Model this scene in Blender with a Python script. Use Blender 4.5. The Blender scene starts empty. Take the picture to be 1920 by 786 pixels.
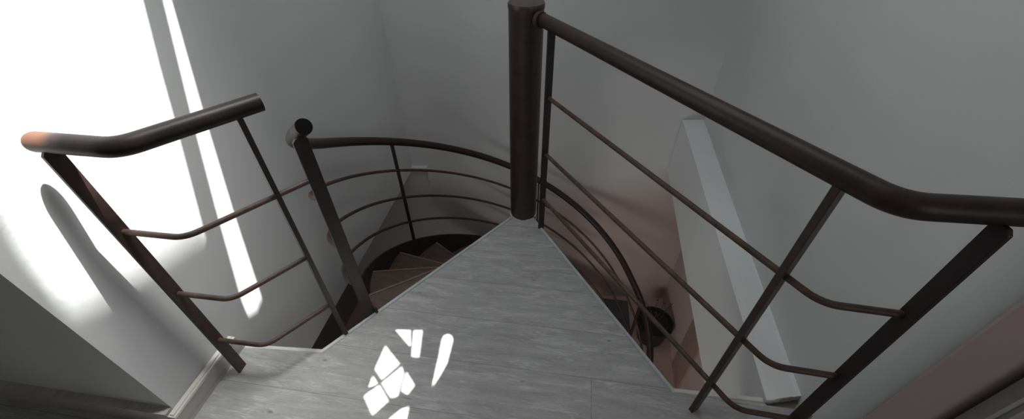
import bpy, bmesh, math, random
from mathutils import Vector, Matrix
from mathutils.geometry import delaunay_2d_cdt
random.seed(7)
SC = bpy.context.scene
COL = SC.collection
V = Vector

# ------------------------------------------------------------------ helpers
def tag(o, label=None, cat=None, group=None, kind=None):
    if label: o['label'] = label
    if cat: o['category'] = cat
    if group: o['group'] = group
    if kind: o['kind'] = kind
    return o

def obj(name, bm, mat, parent=None, smooth=False, label=None, angle=35):
    bmesh.ops.recalc_face_normals(bm, faces=bm.faces)
    me = bpy.data.meshes.new(name)
    if smooth:
        lim = math.radians(angle)
        for f in bm.faces: f.smooth = True
        for e in bm.edges:
            if len(e.link_faces) == 2 and e.calc_face_angle(0) > lim: e.smooth = False
    bm.to_mesh(me); bm.free()
    o = bpy.data.objects.new(name, me); COL.objects.link(o)
    me.materials.append(mat)
    if parent:
        o.parent = parent
        o.matrix_parent_inverse = Matrix.Translation(-parent.location)
    if label: o['label'] = label
    return o

def empty(name, loc, label, cat, group=None):
    o = bpy.data.objects.new(name, None); COL.objects.link(o)
    o.location = loc; o.empty_display_size = .05
    return tag(o, label, cat, group)

def struct(name, bm, mat, **k):
    o = obj(name, bm, mat, **k); o['kind'] = 'structure'; return o

def add_box(bm, x0, x1, y0, y1, z0, z1):
    vs = [bm.verts.new((x, y, z)) for z in (z0, z1) for x, y in ((x0, y0), (x1, y0), (x1, y1), (x0, y1))]
    fs = [(3,2,1,0),(4,5,6,7),(0,1,5,4),(1,2,6,5),(2,3,7,6),(3,0,4,7)]
    return [bm.faces.new([vs[i] for i in f]) for f in fs]

def add_prism(bm, poly, z0, z1):
    """poly: list of (x,y); z0,z1 numbers or per-vertex lists"""
    n = len(poly)
    a = z0 if isinstance(z0, (list, tuple)) else [z0]*n
    b = z1 if isinstance(z1, (list, tuple)) else [z1]*n
    lo = [bm.verts.new((p[0], p[1], a[i])) for i, p in enumerate(poly)]
    hi = [bm.verts.new((p[0], p[1], b[i])) for i, p in enumerate(poly)]
    bm.faces.new(lo[::-1]); bm.faces.new(hi)
    for i in range(n):
        j = (i+1) % n
        bm.faces.new((lo[i], lo[j], hi[j], hi[i]))

def prism(poly, z0, z1, bevel=0):
    bm = bmesh.new(); add_prism(bm, poly, z0, z1)
    if bevel: bmesh.ops.bevel(bm, geom=bm.edges[:], offset=bevel, segments=2, affect='EDGES')
    return bm

def fillet(pts, r, n=8):
    """round the corners of a polyline"""
    pts = [V(p) for p in pts]; out = [pts[0]]
    for i in range(1, len(pts)-1):
        p, a, b = pts[i], (pts[i-1]-pts[i]), (pts[i+1]-pts[i])
        la, lb = a.length, b.length; a.normalize(); b.normalize()
        ang = math.acos(max(-1, min(1, a.dot(b))))
        d = min(r/math.tan(ang/2), .45*la, .45*lb)
        p0, p1 = p+a*d, p+b*d
        for k in range(n+1):
            t = k/n
            out.append((1-t)**2*p0 + 2*t*(1-t)*p + t*t*p1)
    out.append(pts[-1]); return out

def add_tube(bm, pts, r, seg=16, cap0='flat', cap1='flat'):
    pts = [V(p) for p in pts]; n = len(pts)
    rr = [r]*n
    tang = []
    for i in range(n):
        t = (pts[min(i+1, n-1)]-pts[max(i-1, 0)]); tang.append(t.normalized())
    def dome(P, T, sgn):
        ps, rs = [], []
        for k in range(1, 6):
            a = k/6*math.pi/2
            ps.append(P+T*sgn*r*math.sin(a)); rs.append(r*math.cos(a))
        return ps, rs
    if cap1 == 'round':
        ps, rs = dome(pts[-1], tang[-1], 1); pts += ps; rr += rs; tang += [tang[-1]]*len(ps)
    if cap0 == 'round':
        ps, rs = dome(pts[0], tang[0], -1); pts = ps[::-1]+pts; rr = rs[::-1]+rr; tang = [tang[0]]*len(ps)+tang
    up = V((0, 0, 1)) if abs(tang[0].z) < .9 else V((1, 0, 0))
    nrm = (up - tang[0]*up.dot(tang[0])).normalized()
    rings = []
    for i, P in enumerate(pts):
        nrm = (nrm - tang[i]*nrm.dot(tang[i])).normalized()
        bi = tang[i].cross(nrm)
        rings.append([bm.verts.new(P + (nrm*math.cos(2*math.pi*k/seg)+bi*math.sin(2*math.pi*k/seg))*rr[i]) for k in range(seg)])
    for a, b in zip(rings, rings[1:]):
        for k in range(seg):
            bm.faces.new((a[k], a[(k+1) % seg], b[(k+1) % seg], b[k]))
    bm.faces.new(rings[0][::-1]); bm.faces.new(rings[-1])

def tube(pts, r, seg=16, **k):
    bm = bmesh.new(); add_tube(bm, pts, r, seg, **k); return bm

def add_lathe(bm, prof, c, seg=32):
    rings = []
    for r, z in prof:
        rings.append([bm.verts.new((c[0]+r*math.cos(2*math.pi*k/seg), c[1]+r*math.sin(2*math.pi*k/seg), c[2]+z)) for k in range(seg)])
    for a, b in zip(rings, rings[1:]):
        for k in range(seg):
            bm.faces.new((a[k], a[(k+1) % seg], b[(k+1) % seg], b[k]))
    bm.faces.new(rings[0][::-1]); bm.faces.new(rings[-1])

def flat_bar(c, wdir, w, t, z0, z1, chamfer=0, bev=.0012):
    """upright flat bar: wide w along wdir, thick t across; chamfer cuts both top corners"""
    wd = V((wdir[0], wdir[1], 0)).normalized(); td = V((-wd.y, wd.x, 0)); c = V((c[0], c[1], 0))
    bm = bmesh.new()
    prof = [(-w/2, z0), (w/2, z0), (w/2, z1-chamfer), (w/2-chamfer, z1), (-w/2+chamfer, z1), (-w/2, z1-chamfer)] if chamfer else [(-w/2, z0), (w/2, z0), (w/2, z1), (-w/2, z1)]
    a = [bm.verts.new(c+wd*s+td*(-t/2)+V((0, 0, z))) for s, z in prof]
    b = [bm.verts.new(c+wd*s+td*(t/2)+V((0, 0, z))) for s, z in prof]
    bm.faces.new(a[::-1]); bm.faces.new(b)
    for i in range(len(a)):
        j = (i+1) % len(a); bm.faces.new((a[i], a[j], b[j], b[i]))
    bmesh.ops.bevel(bm, geom=bm.edges[:], offset=bev, segments=1, affect='EDGES')
    return bm

# ------------------------------------------------------------------ materials
def nmat(name):
    m = bpy.data.materials.new(name); m.use_nodes = True
    nt = m.node_tree; b = nt.nodes['Principled BSDF']
    return m, nt, b, nt.nodes, nt.links

def ramp(N, stops):
    r = N.new('ShaderNodeValToRGB'); e = r.color_ramp.elements
    while len(e) < len(stops): e.new(.5)
    for i, (p, c) in enumerate(stops):
        e[i].position = p; e[i].color = (*c, 1) if len(c) == 3 else c
    return r

def noise(N, L, vec, scale, detail=4, rough=.55, dist=0):
    n = N.new('ShaderNodeTexNoise'); n.inputs['Scale'].default_value = scale
    n.inputs['Detail'].default_value = detail; n.inputs['Roughness'].default_value = rough
    n.inputs['Distortion'].default_value = dist
    if vec is not None: L.new(vec, n.inputs['Vector'])
    return n

def coords(N, L, scale=(1, 1, 1), loc=(0, 0, 0)):
    t = N.new('ShaderNodeNewGeometry'); mp = N.new('ShaderNodeMapping')
    mp.inputs['Scale'].default_value = scale; mp.inputs['Location'].default_value = loc
    L.new(t.outputs['Position'], mp.inputs['Vector']); return mp.outputs['Vector']

def mix(N, L, fac, a, b, mode='MIX'):
    m = N.new('ShaderNodeMix'); m.data_type = 'RGBA'; m.blend_type = mode
    for sock, v in ((m.inputs[0], fac), (m.inputs[6], a), (m.inputs[7], b)):
        if isinstance(v, (int, float)): sock.default_value = v
        elif isinstance(v, tuple): sock.default_value = (*v, 1)
        else: L.new(v, sock)
    return m.outputs[2]

def bump(N, L, b, h, strength, dist=.01):
    bp = N.new('ShaderNodeBump'); bp.inputs['Strength'].default_value = strength
    bp.inputs['Distance'].default_value = dist
    L.new(h, bp.inputs['Height']); L.new(bp.outputs['Normal'], b.inputs['Normal'])

def plaster(name, top, low=None, side=None, z0=-.75, z1=-.35, rough=.75, bs=.25):
    m, nt, b, N, L = nmat(name)
    v = coords(N, L)
    big = noise(N, L, v, 1.7, 3)
    r = ramp(N, [(.3, tuple(c*.95 for c in top)), (.7, tuple(min(1, c*1.03) for c in top))])
    L.new(big.outputs['Fac'], r.inputs['Fac']); col = r.outputs['Color']
    if low:
        sx = N.new('ShaderNodeSeparateXYZ'); L.new(v, sx.inputs[0])
        mr = N.new('ShaderNodeMapRange'); mr.interpolation_type = 'SMOOTHSTEP'
        mr.inputs[1].default_value = z0; mr.inputs[2].default_value = z1
        mr.inputs[3].default_value = 1; mr.inputs[4].default_value = 0
        L.new(sx.outputs['Z'], mr.inputs[0])
        col = mix(N, L, mr.outputs[0], col, low)
    if side:
        mx = N.new('ShaderNodeMapRange'); mx.interpolation_type = 'SMOOTHSTEP'
        mx.inputs[1].default_value = -.5; mx.inputs[2].default_value = .6
        L.new(sx.outputs['X'], mx.inputs[0])
        lowc = mix(N, L, mx.outputs[0], side, low)
        col = mix(N, L, mr.outputs[0], r.outputs['Color'], lowc)
    L.new(col, b.inputs['Base Color'])
    b.inputs['Roughness'].default_value = rough
    fine = noise(N, L, v, 38, 5, .6); bump(N, L, b, fine.outputs['Fac'], bs, .004)
    return m

GREY = (.60, .615, .615)
PINK = (.50, .40, .375)
M_wall = plaster('grey_plaster', GREY)
M_back = plaster('grey_pink_bounce_plaster', GREY, PINK, (.46, .44, .43), -.85, -.42)  # pink lower wall; its soft upper fade paints in light bounced from below
M_pink = plaster('pink_plaster', PINK)
M_pinkgrey = plaster('dusty_pink_plaster', (.46, .37, .36))
M_ledge = plaster('white_ledge_plaster', (.72, .74, .74))
M_raw = plaster('raw_plaster', (.20, .17, .14), bs=.9)
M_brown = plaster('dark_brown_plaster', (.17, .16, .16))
M_ceil = plaster('ceiling_plaster', (.7, .71, .71))

def metal(name, c0, c1, rough=.42, spec=.5, sun_tip=None):
    m, nt, b, N, L = nmat(name)
    v = coords(N, L)
    n1 = noise(N, L, v, 22, 6, .65, .4)
    r = ramp(N, [(.35, c0), (.72, c1)]); L.new(n1.outputs['Fac'], r.inputs['Fac'])
    n2 = noise(N, L, v, 240, 2)
    r2 = ramp(N, [(.72, (0, 0, 0)), (.82, (1, 1, 1))]); L.new(n2.outputs['Fac'], r2.inputs['Fac'])
    mul = N.new('ShaderNodeMath'); mul.operation = 'MULTIPLY'; mul.inputs[1].default_value = .25
    L.new(r2.outputs['Color'], mul.inputs[0])
    colr = mix(N, L, mul.outputs[0], r.outputs['Color'], (.22, .15, .12))
    if sun_tip:                       # sunlight on the rail's tip painted in as a lighter brown
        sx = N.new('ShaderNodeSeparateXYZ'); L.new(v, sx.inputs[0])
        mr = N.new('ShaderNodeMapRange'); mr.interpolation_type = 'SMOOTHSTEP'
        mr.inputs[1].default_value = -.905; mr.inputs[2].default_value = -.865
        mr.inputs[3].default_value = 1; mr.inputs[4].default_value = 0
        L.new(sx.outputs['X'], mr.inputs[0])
        colr = mix(N, L, mr.outputs[0], colr, sun_tip)
    L.new(colr, b.inputs['Base Color'])
    b.inputs['Metallic'].default_value = 0; b.inputs['Roughness'].default_value = rough
    b.inputs['Specular IOR Level'].default_value = spec
    bump(N, L, b, n1.outputs['Fac'], .12, .003)
    return m
M_metal = metal('brown_lacquered_steel', (.030, .019, .017), (.060, .036, .030))
M_rust = metal('rust_worn_steel', (.045, .028, .023), (.105, .064, .050), .5, .35)
M_rail = metal('dark_handrail_steel', (.022, .014, .013), (.042, .025, .022), .42, .3)
M_raildark = metal('backlit_handrail_steel_sunlit_tip', (.013, .010, .009), (.026, .017, .014), .45, .22, (.085, .040, .024))  # backlit darkness and sunlit tip of the left rail painted in
M_black = metal('blackened_steel', (.014, .011, .011), (.026, .018, .016), .5)

def planks():
    m, nt, b, N, L = nmat('grey_oak_laminate')
    v = coords(N, L)
    sx = N.new('ShaderNodeSeparateXYZ'); L.new(v, sx.inputs[0])
    def math_(op, a, c=None, d=None):
        n = N.new('ShaderNodeMath'); n.operation = op
        for i, q in enumerate((a, c, d)):
            if q is None: continue
            if isinstance(q, (int, float)): n.inputs[i].default_value = q
            else: L.new(q, n.inputs[i])
        return n.outputs[0]
    W, LEN = .186, 2.4
    yy = math_('DIVIDE', math_('ADD', sx.outputs['Y'], .855+W*20), W)
    row = math_('FLOOR', yy); fy = math_('FRACT', yy)
    # joint position shifts from row to row; row 19 (y -1.041..-.855) has its joint at x = .347
    off = math_('MULTIPLY', math_('FRACT', math_('MULTIPLY', math_('SUBTRACT', row, 19.0), .4375)), LEN)
    xx = math_('DIVIDE', math_('ADD', math_('ADD', sx.outputs['X'], -.347+LEN*8), off), LEN)
    colm = math_('FLOOR', xx); fx = math_('FRACT', xx)
    idv = N.new('ShaderNodeCombineXYZ'); L.new(row, idv.inputs[0]); L.new(colm, idv.inputs[1])
    wn = N.new('ShaderNodeTexWhiteNoise'); L.new(idv.outputs[0], wn.inputs['Vector'])
    # grain coordinates, shifted per plank
    sh = N.new('ShaderNodeVectorMath'); sh.operation = 'MULTIPLY_ADD'
    sh.inputs[1].default_value = (7, 7, 7)
    L.new(wn.outputs['Color'], sh.inputs[0]); L.new(v, sh.inputs[2])
    def mapped(sc):
        mp = N.new('ShaderNodeMapping'); mp.inputs['Scale'].default_value = sc
        L.new(sh.outputs[0], mp.inputs['Vector']); return mp.outputs['Vector']
    g1 = noise(N, L, mapped((2.4, 16, 1)), 2.2, 6, .62, .9)
    g2 = noise(N, L, mapped((9, 210, 1)), 2.0, 5, .75, .15)
    g2b = noise(N, L, mapped((45, 160, 1)), 2.0, 3, .7, 0)
    g3 = noise(N, L, mapped((3.2, 13, 1)), 2.3, 5, .65, .8)
    r1 = ramp(N, [(.25, (.285, .285, .28)), (.5, (.355, .358, .354)), (.75, (.435, .438, .434))])
    L.new(g1.outputs['Fac'], r1.inputs['Fac'])
    r2 = ramp(N, [(.28, (.74, .735, .73)), (.5, (.98, .98, .98)), (.72, (1.10, 1.10, 1.10))]); L.new(g2.outputs['Fac'], r2.inputs['Fac'])
    c = mix(N, L, .75, r1.outputs['Color'], r2.outputs['Color'], 'MULTIPLY')
    r2c = ramp(N, [(.3, (.86, .86, .86)), (.7, (1.08, 1.08, 1.08))]); L.new(g2b.outputs['Fac'], r2c.inputs['Fac'])
    c = mix(N, L, .7, c, r2c.outputs['Color'], 'MULTIPLY')
    # whitewash patches
    r3 = ramp(N, [(.54, (0, 0, 0)), (.62, (1, 1, 1))]); L.new(g3.outputs['Fac'], r3.inputs['Fac'])
    r3b = ramp(N, [(.42, (0, 0, 0)), (.60, (1, 1, 1))]); L.new(g2.outputs['Fac'], r3b.inputs['Fac'])
    c = mix(N, L, math_('MULTIPLY', math_('MULTIPLY', r3.outputs['Color'], r3b.outputs['Color']), .7), c, (.56, .575, .565))
    # dark hairline cracks along the grain
    g4 = noise(N, L, mapped((.8, 13, 1)), 1.2, 3, .5, .6)
    r4 = ramp(N, [(.4925, (0, 0, 0)), (.5, (1, 1, 1)), (.5075, (0, 0, 0))]); L.new(g4.outputs['Fac'], r4.inputs['Fac'])
    g5 = noise(N, L, mapped((1.9, 5, 1)), 1.3, 2)
    r5 = ramp(N, [(.56, (0, 0, 0)), (.66, (1, 1, 1))]); L.new(g5.outputs['Fac'], r5.inputs['Fac'])
    c = mix(N, L, math_('MULTIPLY', math_('MULTIPLY', r4.outputs['Color'], r5.outputs['Color']), .7), c, (.085, .08, .075))
    # knots
    vo = N.new('ShaderNodeTexVoronoi'); vo.inputs['Scale'].default_value = 1
    L.new(mapped((5.5, 12, 1)), vo.inputs['Vector'])
    r6 = ramp(N, [(.03, (1, 1, 1)), (.07, (0, 0, 0))]); L.new(vo.outputs['Distance'], r6.inputs['Fac'])
    c = mix(N, L, math_('MULTIPLY', r6.outputs['Color'], .6), c, (.10, .09, .085))
    # plank tone and joints
    tone = math_('MULTIPLY_ADD', wn.outputs['Value'], .06, .98)
    tc = N.new('ShaderNodeCombineXYZ')
    for i in range(3): L.new(tone, tc.inputs[i])
    c = mix(N, L, 1.0, c, tc.outputs[0], 'MULTIPLY')
    ey = math_('MULTIPLY', math_('MINIMUM', fy, math_('SUBTRACT', 1, fy)), W)
    ex = math_('MULTIPLY', math_('MINIMUM', fx, math_('SUBTRACT', 1, fx)), LEN)
    seam = math_('LESS_THAN', math_('MINIMUM', ex, ey), .0008)
    c = mix(N, L, math_('MULTIPLY', seam, .62), c, (.07, .068, .065))
    L.new(c, b.inputs['Base Color'])
    b.inputs['Roughness'].default_value = .42
    b.inputs['Specular IOR Level'].default_value = .45
    bump(N, L, b, g2.outputs['Fac'], .12, .002)
    return m
M_floor = planks()

def woodmat(name, c0, c1, rough=.5, sc=(30, 30, 4)):
    m, nt, b, N, L = nmat(name)
    v = coords(N, L, sc)
    n = noise(N, L, v, 1.2, 6, .65, .5)
    r = ramp(N, [(.3, c0), (.7, c1)]); L.new(n.outputs['Fac'], r.inputs['Fac'])
    L.new(r.outputs['Color'], b.inputs['Base Color']); b.inputs['Roughness'].default_value = rough
    bump(N, L, b, n.outputs['Fac'], .1, .002)
    return m
M_tread = woodmat('brown_stained_tread', (.060, .040, .032), (.115, .080, .064), .45, (9, 26, 4))
M_nosing = woodmat('highlit_tread_edge', (.12, .085, .066), (.20, .145, .115), .5, (9, 26, 4))  # lighter brown paints in the highlight along each tread edge
M_skirt = woodmat('grey_wood_skirting', (.34, .325, .30), (.50, .49, .46), .5, (60, 3, 60))
M_skirt_cap = woodmat('pale_skirting_top', (.55, .54, .51), (.66, .65, .62), .5, (60, 3, 60))

def plain(name, c, rough=.5, metallic=0, var=.12, scale=14):
    m, nt, b, N, L = nmat(name)
    n = noise(N, L, coords(N, L), scale, 4)
    r = ramp(N, [(.3, tuple(q*(1-var) for q in c)), (.7, tuple(min(1, q*(1+var)) for q in c))])
    L.new(n.outputs['Fac'], r.inputs['Fac']); L.new(r.outputs['Color'], b.inputs['Base Color'])
    b.inputs['Roughness'].default_value = rough; b.inputs['Metallic'].default_value = metallic
    return m
M_trim_w = plain('pale_edge_trim', (.56, .57, .55), .45)
M_trim_b = plain('blue_grey_edge_trim', (.40, .435, .445), .4)
M_grout = plain('white_filler', (.55, .54, .50), .8, 0, .35, 90)
M_pot = plain('black_plastic_pot', (.018, .018, .019), .38)
M_end_disc = plain('black_end_disc', (.006, .006, .006), .9); M_end_disc.node_tree.nodes['Principled BSDF'].inputs['Specular IOR Level'].default_value = .05
M_soil = plain('dry_soil', (.026, .020, .016), .95, 0, .7, 60)
M_twig = plain('dry_twig', (.075, .05, .035), .8)
M_leaf = plain('withered_leaf', (.05, .04, .028), .8)
M_tile = plain('pink_floor', (.47, .34, .31), .55, 0, .08, 5)
M_dark_rect = plain('dark_grey_rectangle', (.10, .098, .105), .95, 0, .3, 120)
M_door = plain('grey_door_frame_paint', (.40, .40, .38), .5)

# ------------------------------------------------------------------ layout (metres; floor of the landing z=0, stair axis at the origin)
CEIL = 2.6
LOW = -2.0                      # floor at the foot of the stair
XL = -.985                      # face of the left wall
def xr(y): return 1.053+.037*(y+.823)         # face of the right wall
def xe(y): return .931+.025*(y+.862)          # face of the ledge under it
def yb(x): return .911+.10*(x-XL)             # face of the back wall

# --- room shell
bm = bmesh.new(); add_prism(bm, [(XL, -1.18), (XL, yb(XL)), (-2.6, yb(-2.6)), (-2.6, -1.18)], -.455, CEIL)
struct('wall_left', bm, M_wall)
struct('wall_back', prism([(-2.6, yb(-2.6)), (2.2, yb(2.2)), (2.2, yb(2.2)+.2), (-2.6, yb(-2.6)+.2)], LOW-.1, CEIL), M_back)
RX, RY = .026, .062; xc = xr(-.985)
arc = [(xc+RX-RX*math.cos(a), -.985+RY-RY*math.sin(a)) for a in [math.pi/2*(1-q/24) for q in range(25)]]
bm = bmesh.new(); add_prism(bm, arc + [(xr(1.11), yb(xr(1.11))), (2.4, yb(2.4)), (2.4, -.985)], -.02, CEIL)
struct('wall_right', bm, M_wall)
bm = bmesh.new(); add_box(bm, xc+.0135, 2.4, -.989, -.983, 0, CEIL)
struct('wall_right_return', bm, M_pinkgrey)
# ledge (edge of the cut-out upper floor slab) along the right wall, ragged at its near end
bm = bmesh.new()
y0, y1 = -.855, 1.10
n = 14
top, bot = [], []
def zb(y): return -.49 + (y+.6)/1.7*.075
pts = [(xe(y1), y1), (xr(y1)+.01, yb(xr(y1)))]
near = []
for k in range(n+1):
    t = k/n
    x = xr(y0)+.012 + (xe(y0)-xr(y0)-.012)*t
    yy = y0 + .035*(1-t) + (random.uniform(-.002, .002) if 0 < k < n else 0)
    near.append((x, yy))
poly = pts + near
add_prism(bm, poly, [zb(p[1]) for p in poly], [.012+(random.uniform(-.004, .002) if i > 2 else 0) for i in range(len(poly))])
struct('trim_1', bm, M_ledge)
# raw broken plaster under the ledge's near end
bm = bmesh.new()
low_poly = [(xe(-.855)-.004, -.875), (xr(-.86)+.008, -.875), (xr(-.86)+.008, -.79), (xe(-.86)+.005, -.80)]
add_prism(bm, low_poly, -.06, -.020)
bmesh.ops.subdivide_edges(bm, edges=bm.edges[:], cuts=5, use_grid_fill=True)
for v in bm.verts: v.co += V((0, random.uniform(-.006, .004), random.uniform(-.004, .003)))
struct('trim_2', bm, M_raw)
# lower storey
bm = bmesh.new(); add_prism(bm, [(1.31, -3.0), (1.5, -3.0), (1.5, yb(1.5)), (1.31, yb(1.31))], LOW-.1, -.3)
struct('wall_right_lower', bm, M_pink)
bm = bmesh.new(); add_box(bm, 1.292, 1.33, .17, .42, LOW, -.62)
struct('door_1', bm, plain('brown_pink_door', (.33, .22, .19), .5))
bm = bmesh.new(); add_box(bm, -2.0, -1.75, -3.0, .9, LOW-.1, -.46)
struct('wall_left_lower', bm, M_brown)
bm = bmesh.new(); add_box(bm, -2.6, 2.4, -3.2, 1.6, LOW-.15, LOW)
struct('floor_lower', bm, M_tile)
# small white ledge in the back left corner
bm = bmesh.new(); add_prism(bm, [(XL, yb(XL)-.03), (-.865, yb(-.865)-.03), (-.865, yb(-.865)+.02), (XL, yb(XL)+.02)], -.452, -.425)
add_prism(bm, [(-.872, yb(-.872)-.012), (-.862, yb(-.862)-.012), (-.862, yb(-.862)+.02), (-.872, yb(-.872)+.02)], -.56, -.45)
struct('trim_3', bm, M_wall)

# --- landing
TIPL, TIPR = (-.046, -.050), (.047, -.046)
LC, RC = (-.649, -.897), (.622, -.868)
bm = bmesh.new()
add_prism(bm, [(-2.6, -4.2), (2.6, -4.2), (2.6, -1.0), (xr(-1.0)+.02, -1.0), (xr(-.86)+.02, -.866), (.932, -.868), (.925, -.860), RC, TIPR, TIPL, LC, (XL, -.920), (XL, -1.18), (-2.6, -1.18)], -.045, 0)
struct('floor', bm, M_floor)
bm = bmesh.new(); add_box(bm, -2.6, 2.6, -4.2, -.99, -.25, -.047)
struct('floor_slab', bm, M_ceil)
def trim(name, a, b, w, mat, z0=-.05, z1=.004, off=0):
    a, b = V((*a, 0)), V((*b, 0)); d = (b-a).normalized(); nn = V((-d.y, d.x, 0))
    p = [a+nn*off, b+nn*off, b+nn*(off+w), a+nn*(off+w)]
    bm = bmesh.new(); add_prism(bm, [(q.x, q.y) for q in p], z0, z1)
    bmesh.ops.bevel(bm, geom=[e for e in bm.edges if all(v.co.z > z1-1e-4 for v in e.verts)], offset=.002, segments=2, affect='EDGES')
    return struct(name, bm, mat)
mid = (LC[0]+.09*(TIPL[0]-LC[0]), LC[1]+.09*(TIPL[1]-LC[1]))
trim('trim_4', (XL+.03, -.9185), LC, .016, M_trim_w, z1=.0030)
trim('trim_5', LC, mid, .015, M_trim_w, z1=.0045)
trim('trim_6', mid, TIPL, .015, M_trim_b)
trim('trim_7', TIPR, RC, .015, M_trim_b, z1=.0045)
trim('trim_8', RC, (.925, -.859), .016, M_trim_w, z1=.0030)
# skirtings
def skirting(name, poly, h, capw):
    return struct(name, prism(poly, 0, h), M_skirt)
skirting('baseboard_left', [(XL, -1.205), (XL+.028, -1.205), (XL+.028, -.918), (XL, -.918)], .069, 0)
skirting('baseboard_left_return', [(-2.6, -1.205), (XL-.001, -1.205), (XL-.001, -1.18), (-2.6, -1.18)], .085, 0)
skirting('baseboard_right', [(1.005, -.90), (xr(-.9)+.002, -.90), (xr(-.86), -.862), (1.022, -.862)], .035, 0)
skirting('baseboard_right_return', [(xr(-.985)+.05, -1.02), (1.20, -1.02), (1.20, -1.0), (xr(-.985)+.05, -1.0)], .085, 0)
bm = bmesh.new(); add_prism(bm, [(XL, -1.205), (XL+.026, -1.205), (XL+.026, -.916), (XL, -.916)], .069, .080)
bmesh.ops.bevel(bm, geom=[e for e in bm.edges if all(v.co.z > .079 for v in e.verts)], offset=.006, segments=3, affect='EDGES')
struct('trim_9', bm, M_skirt_cap)
# door frame on the right return wall
bm = bmesh.new(); add_box(bm, 1.215, 1.275, -1.03, -1.0, 0, 2.1); add_box(bm, 1.235, 1.262, -1.04, -1.03, 0, 2.1)
struct('door_2', bm, M_door)

# --- unseen ceiling, its openings shaped to cast the sun patches
SUN = V((-.295, -.187, -1.0))
def up(p):
    t = (p[2]-CEIL)
    return (p[0]+SUN.x*t, p[1]+SUN.y*t)
def wallp(pts): return [up((XL, y, z)) for y, z in pts]
def floorp(pts): return [up((x, y, 0)) for x, y in pts]
EDGE = [(-.766, .451), (-.834, .475), (-.97, .503), (-1.076, .513), (-1.169, .567), (-1.144, .634), (-1.138, .714), (-1.101, .828), (-1.055, 1.0), (-.985, 1.25), (-.90, 1.65)]
holes = [
    wallp([(-.83, .40), (-.768, .449), (-.737, .538), (-.635, .826), (-.592, .954), (-.533, 1.115), (-.33, 1.65), (-1.02, 1.65), (-1.12, 1.2), (-1.23, .84), (-1.30, .55), (-1.18, .33), (-.95, .35)]),
    wallp([(-.814, .052), (-.800, .126), (-.685, .493), (-.580, .806), (-.475, 1.101), (-.29, 1.65), (-.262, 1.65), (-.447, 1.094), (-.535, .793), (-.629, .445), (-.725, .050), (-.775, .03)]),
]
CEIL_HOLES_FLOOR = [
    [(-.426, -.835), (-.347, -.898), (-.388, -.962), (-.428, -.928)],
    [(-.336, -.907), (-.320, -.929), (-.313, -1.011), (-.333, -1.019), (-.384, -.974)],
    [(-.390, -.984), (-.338, -1.032), (-.373, -1.082), (-.427, -1.027)],
    [(-.426, -.955), (-.398, -.979), (-.424, -.995)],
    [(-.312, -.924), (-.267, -.967), (-.280, -1.000), (-.306, -.990)],
    [(-.285, -1.052), (-.262, -1.040), (-.250, -1.15), (-.305, -1.16), (-.330, -1.11)],
    [(-.411, -.763), (-.354, -.757), (-.330, -.825)],
    [(-.340, -.756), (-.307, -.751), (-.285, -.861), (-.313, -.861)],
    [(-.203, -.753), (-.186, -.760), (-.178, -.775), (-.176, -.870), (-.190, -.925), (-.203, -.962), (-.206, -.935), (-.212, -.850), (-.219, -.782), (-.217, -.762)],
]
holes += [floorp(h) for h in CEIL_HOLES_FLOOR]
outer = [(-2.6, -4.2), (4.2, -4.2), (4.2, 2.2), (-2.6, 2.2)]
verts, faces, k = [], [], 0
for lp in [outer]+holes:
    verts += [V(p) for p in lp]; faces.append(list(range(k, k+len(lp)))); k += len(lp)
vo, eo, fo, vm, em, fm = delaunay_2d_cdt(verts, [], faces, 1, 1e-6)
bm = bmesh.new()
bv = [bm.verts.new((p[0], p[1], CEIL)) for p in vo]
def inside(p, poly):
    c = False
    for a, b in zip(poly, poly[1:]+poly[:1]):
        if (a[1] > p.y) != (b[1] > p.y) and p.x < (b[0]-a[0])*(p.y-a[1])/(b[1]-a[1])+a[0]: c = not c
    return c
for f in fo:
    cen = sum((vo[i] for i in f), V((0, 0)))/len(f)
    if not any(inside(cen, h) for h in holes): bm.faces.new([bv[i] for i in f])
struct('ceiling', bm, M_ceil)
# unseen plate added high above; its far edge shapes the soft lower and left rims of the light on the wall
RZ = 9.0
def upr(y, z): t = z-RZ; return (XL+SUN.x*t, y+SUN.y*t)
bm = bmesh.new()
rim = EDGE + [(-1.3, 1.65), (-1.5, .8), (-1.5, .2), (-.80, .2)]
add_prism(bm, [upr(y, z) for y, z in rim], RZ, RZ+.02)
struct('sun_mask_plate', bm, M_ceil)

# ------------------------------------------------------------------ spiral staircase
R = .885
A0 = math.radians(-142.7)
PITCH = .505
def pol(r, th, z): return V((r*math.sin(th), r*math.cos(th), z))
stair = empty('spiral_staircase', (0, 0, LOW), 'brown spiral staircase with wooden treads winding down around the column at the landing tip', 'staircase')
# column
bm = bmesh.new(); add_lathe(bm, [(.0655, LOW), (.0655, .985), (.0675, .988), (.0675, 1.004), (.0655, 1.007)], (0, 0, 0), 48)
obj('column', bm, M_metal, stair, smooth=True)
bm = bmesh.new(); ring = []
for k in range(40):
    a = math.radians(60+240*k/39)
    ro = random.uniform(.0665, .0715); zt = random.uniform(.001, .005)
    ring.append([bm.verts.new(pol(r, a, z)) for r, z in ((.060, .0), (ro, .0), (ro-.003, zt), (.060, zt+.003))])
for p, q in zip(ring, ring[1:]):
    for t in range(4): bm.faces.new((p[t], p[(t+1) % 4], q[(t+1) % 4], q[t]))
bm.faces.new(ring[0]); bm.faces.new(ring[-1][::-1])
obj('filler_bead', bm, M_grout, stair, smooth=True, label='rough white filler around the column foot')
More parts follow.
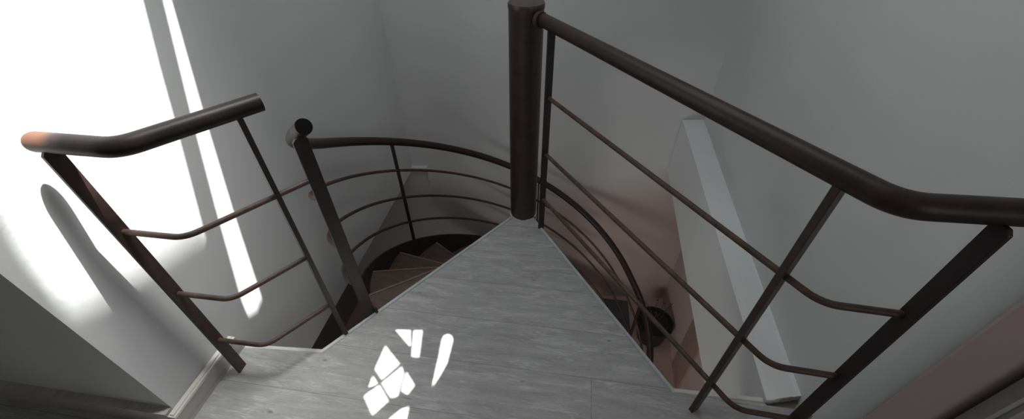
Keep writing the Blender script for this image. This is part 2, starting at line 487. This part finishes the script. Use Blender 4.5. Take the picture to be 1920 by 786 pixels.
# treads
for k in range(1, 11):
    a1 = math.radians(-126.5+23.4*(k-1)); a0 = a1-math.radians(26.2); z = .0417-.2117*k
    if z < LOW+.1: break
    bm = bmesh.new(); ns = 8
    poly = [pol(.062, a0, 0)] + [pol(.862, a0+(a1-a0)*i/ns, 0) for i in range(ns+1)] + [pol(.062, a1, 0)]
    add_prism(bm, [(p.x, p.y) for p in poly], z-.036, z)
    bmesh.ops.bevel(bm, geom=[e for e in bm.edges if all(v.co.z > z-1e-4 for v in e.verts)], offset=.005, segments=2, affect='EDGES')
    td = obj('tread', bm, M_tread, stair)
    q = [pol(.075, a1-.09, 0), pol(.858, a1-.0075, 0), pol(.858, a1+.0045, 0), pol(.075, a1+.03, 0)]
    bm = bmesh.new(); add_prism(bm, [(p.x, p.y) for p in q], z-.030, z+.0025)
    nz = obj('nosing', bm, M_nosing, td)
    nz.matrix_parent_inverse = Matrix.Identity(4)
# outer stringer
bm = bmesh.new(); ns = 90; TA, TB = A0-.02, math.radians(88)
rows = []
for i in range(ns+1):
    th = TA+(TB-TA)*i/ns; zt = -1.235-PITCH*th
    zl = max(zt-.27, LOW)
    rows.append([bm.verts.new(pol(r, th, z)) for r, z in ((.862, zl), (.872, zl), (.872, max(zt, LOW+.01)), (.862, max(zt, LOW+.01)))])
for a, b_ in zip(rows, rows[1:]):
    for q in range(4): bm.faces.new((a[q], a[(q+1) % 4], b_[(q+1) % 4], b_[q]))
bm.faces.new(rows[0]); bm.faces.new(rows[-1][::-1])
obj('stringer', bm, M_black, stair, smooth=True)
# handrail and mid rails
def hz(th):
    z = -.44-PITCH*th
    if th > 1.05: z += .16*(th-1.05)
    if th < -1.75: z += .030*((-1.75-th)/.74)**1.5
    return z
EN = math.radians(104)
pts = [pol(R-.012*max(0, (-2.25-A0+.02-(EN-A0+.02)*i/110)/.26), A0-.02+(EN-A0+.02)*i/110, hz(A0-.02+(EN-A0+.02)*i/110)) for i in range(111)]
HP = pts[:2]
def bow(th):
    u = (th-A0)/.74
    return .017*math.sin(math.pi*u**.6) if 0 < u < 1 else 0
obj('handrail', tube(pts, .0225, 20), M_rail, stair, smooth=True)
for off, r_ in ((-.645, .0085), (-.86, .0085), (-1.075, .0085)):
    pts = [pol(R+bow(A0+(EN-A0)*i/110), A0+(EN-A0)*i/110, off-PITCH*(A0+(EN-A0)*i/110) + (.10*max(0, A0+(EN-A0)*i/110-1.1))) for i in range(111)]
    obj('mid_rail', tube(pts, r_, 12), M_rust if off == -.645 else M_metal, stair, smooth=True)
p0 = HP[0]; t0 = (HP[0]-HP[1]).normalized()  # flat black disc closing the tube's upper end
obj('end_disc', tube([p0-t0*.004, p0+t0*.0025], .0218, 28), M_end_disc, stair, smooth=True, label='black end disc')
# newel at the top and slim balusters
c = pol(.891, A0, 0)
obj('newel', flat_bar(c, (c.x, c.y), .041, .012, -.30, hz(A0)-.021, .010), M_black, stair)
for d in (-67.5, 1.0, 70.0):
    th = math.radians(d); c = pol(R, th, 0)
    obj('baluster', flat_bar(c, (c.x, c.y), .024, .010, -1.235-PITCH*th-.12, hz(th)-.016), M_black, stair)

# ------------------------------------------------------------------ guard railings on the landing
YF = -.987
dA = V((.583, -.812)); pA = V((.685, -.915)); dB = V((.584, .812)); pB = V((-.603, -.802))
bA = pA + dA*((YF-pA.y)/dA.y); bB = pB + dB*((YF-pB.y)/dB.y)
def on(p, d, s): return p + d*s
H1, H2, H3 = .690, .437, .187

left = empty('guard_railing', (-.75, YF, 0), 'short bent steel guard railing between the sunlit left wall and the stair opening', 'railing')
e = V((-.570, -.752)); ZL = .950
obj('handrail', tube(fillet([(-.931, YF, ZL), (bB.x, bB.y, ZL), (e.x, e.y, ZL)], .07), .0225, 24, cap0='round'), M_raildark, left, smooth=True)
endp = on(pB, dB, (pol(.915, A0, 0).y-pB.y)/dB.y)
for z, en, x0 in ((H1, endp, -.905), (H2, pB, -.905), (H3, pB, -.905)):
    obj('mid_rail', tube(fillet([(x0, YF-.003, z), (bB.x, bB.y-.002, z), (en.x, en.y, z)], .065), .0078, 14, cap0='round'), M_rust, left, smooth=True)
obj('newel', flat_bar((-.909, -.993), (0, 1), .036, .009, 0, ZL-.013, .008), M_metal, left)
obj('baluster', flat_bar((pB.x, pB.y), (dB.y, -dB.x), .030, .014, -.12, ZL-.012, .005), M_black, left)

right = empty('guard_railing', (.735, YF, 0), 'long bent brown steel guard railing running from the round column towards the right wall', 'railing')
ZR = .962
s = on(pA, dA, (-.04-pA.y)/dA.y)
obj('handrail', tube(fillet([(s.x, s.y, ZR), (bA.x, bA.y, ZR), (1.048, YF+.012, ZR)], .08), .0235, 24), M_rail, right, smooth=True)
f0 = V((.1015, -.104))
for z in (H1+.005, H2, H3):
    obj('mid_rail', tube(fillet([(f0.x, f0.y, z), (bA.x, bA.y, z), (.884, YF-.006, z)], .075), .0082, 14, cap1='round'), M_rust, right, smooth=True)
obj('newel', flat_bar((.890, -1.000), (0, 1), .036, .009, 0, ZR-.013, .008), M_black, right)
obj('baluster', flat_bar((pA.x, pA.y), (dA.y, -dA.x), .030, .016, 0, ZR-.012, .005), M_metal, right)
obj('end_bar', flat_bar((f0.x, f0.y), (dA.y, -dA.x), .028, .012, -.15, ZR-.014, .006), M_black, right)
bm = bmesh.new(); add_tube(bm, [(.050, -.046, ZR), (.062, -.058, ZR)], .029, 20)
obj('weld_collar', bm, M_metal, right, smooth=True)

# ------------------------------------------------------------------ things at the foot of the stair
PC = V((1.130, .672, LOW))
pot = empty('potted_plant', PC, 'withered plant with bare twigs in a black pot on the lower pink floor', 'potted plant')
bm = bmesh.new(); add_lathe(bm, [(.112, 0), (.118, .005), (.148, .20), (.160, .202), (.164, .235), (.160, .242), (.150, .240), (.146, .205), (.02, .19)], PC, 40)
obj('pot', bm, M_pot, pot, smooth=True)
bm = bmesh.new(); add_lathe(bm, [(.144, .19), (.14, .212), (.09, .218), (.02, .222)], PC, 28)
for v in bm.verts: v.co.z += random.uniform(-.006, .006)
obj('soil', bm, M_soil, pot, smooth=True)
twigs = [((.0, .05), (-.13, .09, .15)), ((.02, .06), (.0, .10, .17)), ((.03, .05), (.05, .08, .15)), ((.05, .04), (.09, .09, .14)), ((-.02, .0), (.03, .05, .08)), ((-.06, -.02), (-.11, .02, .10))]
lbm = bmesh.new()
for (ax, ay), (bx, by, bz) in twigs:
    a = PC+V((ax, ay, .21)); b_ = a+V((bx, by, bz))
    m_ = (a+b_)/2+V((random.uniform(-.02, .02), random.uniform(-.02, .02), .02))
    bm = tube([a, a.lerp(m_, .6), m_, m_.lerp(b_, .6), b_], .0028, 6)
    obj('stem', bm, M_twig, pot, smooth=True)
    for q in range(5):
        p = m_.lerp(b_, .3+.175*q)+V((random.uniform(-.015, .015), random.uniform(-.015, .015), random.uniform(-.01, .01)))
        mt = Matrix.Translation(p) @ Matrix.Rotation(random.uniform(0, 6), 4, 'Z') @ Matrix.Rotation(random.uniform(0, 1.5), 4, 'X') @ Matrix.Diagonal((1, .5, .15, 1))
        bmesh.ops.create_icosphere(lbm, subdivisions=1, radius=random.uniform(.006, .011), matrix=mt)
obj('leaves', lbm, M_leaf, pot)

bm = bmesh.new(); add_box(bm, .70, .955, .56, 1.04, LOW, LOW+.012)  # flat dark grey rectangle lying on the lower floor
tag(obj('rectangle', bm, M_dark_rect), 'dark grey doormat on the lower floor beside the last stair rails', 'mat')

# ------------------------------------------------------------------ light
def sun(name, d, e, col, ang):
    l = bpy.data.lights.new(name, 'SUN'); l.energy = e; l.color = col; l.angle = math.radians(ang)
    o = bpy.data.objects.new(name, l); COL.objects.link(o)
    o.rotation_euler = V(d).to_track_quat('-Z', 'Y').to_euler(); o.location = (1, 1, 4); return o
sun('sun', SUN, 22, (1, .985, .97), .27)
def area(name, loc, d, sx, sy, e, col):
    l = bpy.data.lights.new(name, 'AREA'); l.shape = 'RECTANGLE'; l.size = sx; l.size_y = sy; l.energy = e; l.color = col
    o = bpy.data.objects.new(name, l); COL.objects.link(o); o.location = loc
    o.rotation_euler = V(d).to_track_quat('-Z', 'Y').to_euler(); return o
area('skylight_glow', (-.12, -.12, 2.56), (0, 0, -1), 1.7, 1.3, 12.0, (.98, .99, 1.0))
o = area('left_fill_beam', (-.38, -.70, 2.55), SUN, .35, .35, 3.2, (1, .99, .96)); o.data.spread = math.radians(45)  # unseen fill lamp added to brighten the lower left wall and floor
area('hall_fill', (2.2, -3.2, 1.5), (-1, 1.6, -.3), 1.0, 1.4, 8.0, (1, .97, .95))  # unseen fill lamp added behind to lift the right return wall
o = area('lower_right_fill', (-.5, -2.3, -1.0), (1.75, 3.0, -.25), .9, .7, 3.3, (1, .96, .93)); o.data.spread = math.radians(75)  # unseen fill lamp added downstairs for the pink right-hand side

area('lower_wide_fill', (-.6, -2.8, -1.0), (0, 1, .05), 1.6, 1.2, 4.0, (1, .98, .97))  # second unseen fill, added to raise the ambient light downstairs
w = bpy.data.worlds.new('world'); SC.world = w; w.use_nodes = True
w.node_tree.nodes['Background'].inputs[0].default_value = (1, .97, .93, 1)
w.node_tree.nodes['Background'].inputs[1].default_value = .06

# ------------------------------------------------------------------ camera
cam = bpy.data.cameras.new('camera'); cam.sensor_width = 36; cam.lens = 761.18/1920*36; cam.clip_start = .02
co = bpy.data.objects.new('camera', cam); COL.objects.link(co); SC.camera = co
X = V((0.98979592, 0.14230868, -0.00723062)); U = V((-0.0879211, 0.64987345, 0.75493999)); F = V((-0.1121335, 0.74660079, -0.65575402))
mt = Matrix((( X.x, U.x, -F.x, .17801554), (X.y, U.y, -F.y, -1.58119072), (X.z, U.z, -F.z, 1.4), (0, 0, 0, 1)))
co.matrix_world = mt
SC.view_settings.view_transform = 'Standard'
SC.view_settings.look = 'None'
SC.view_settings.exposure = 0
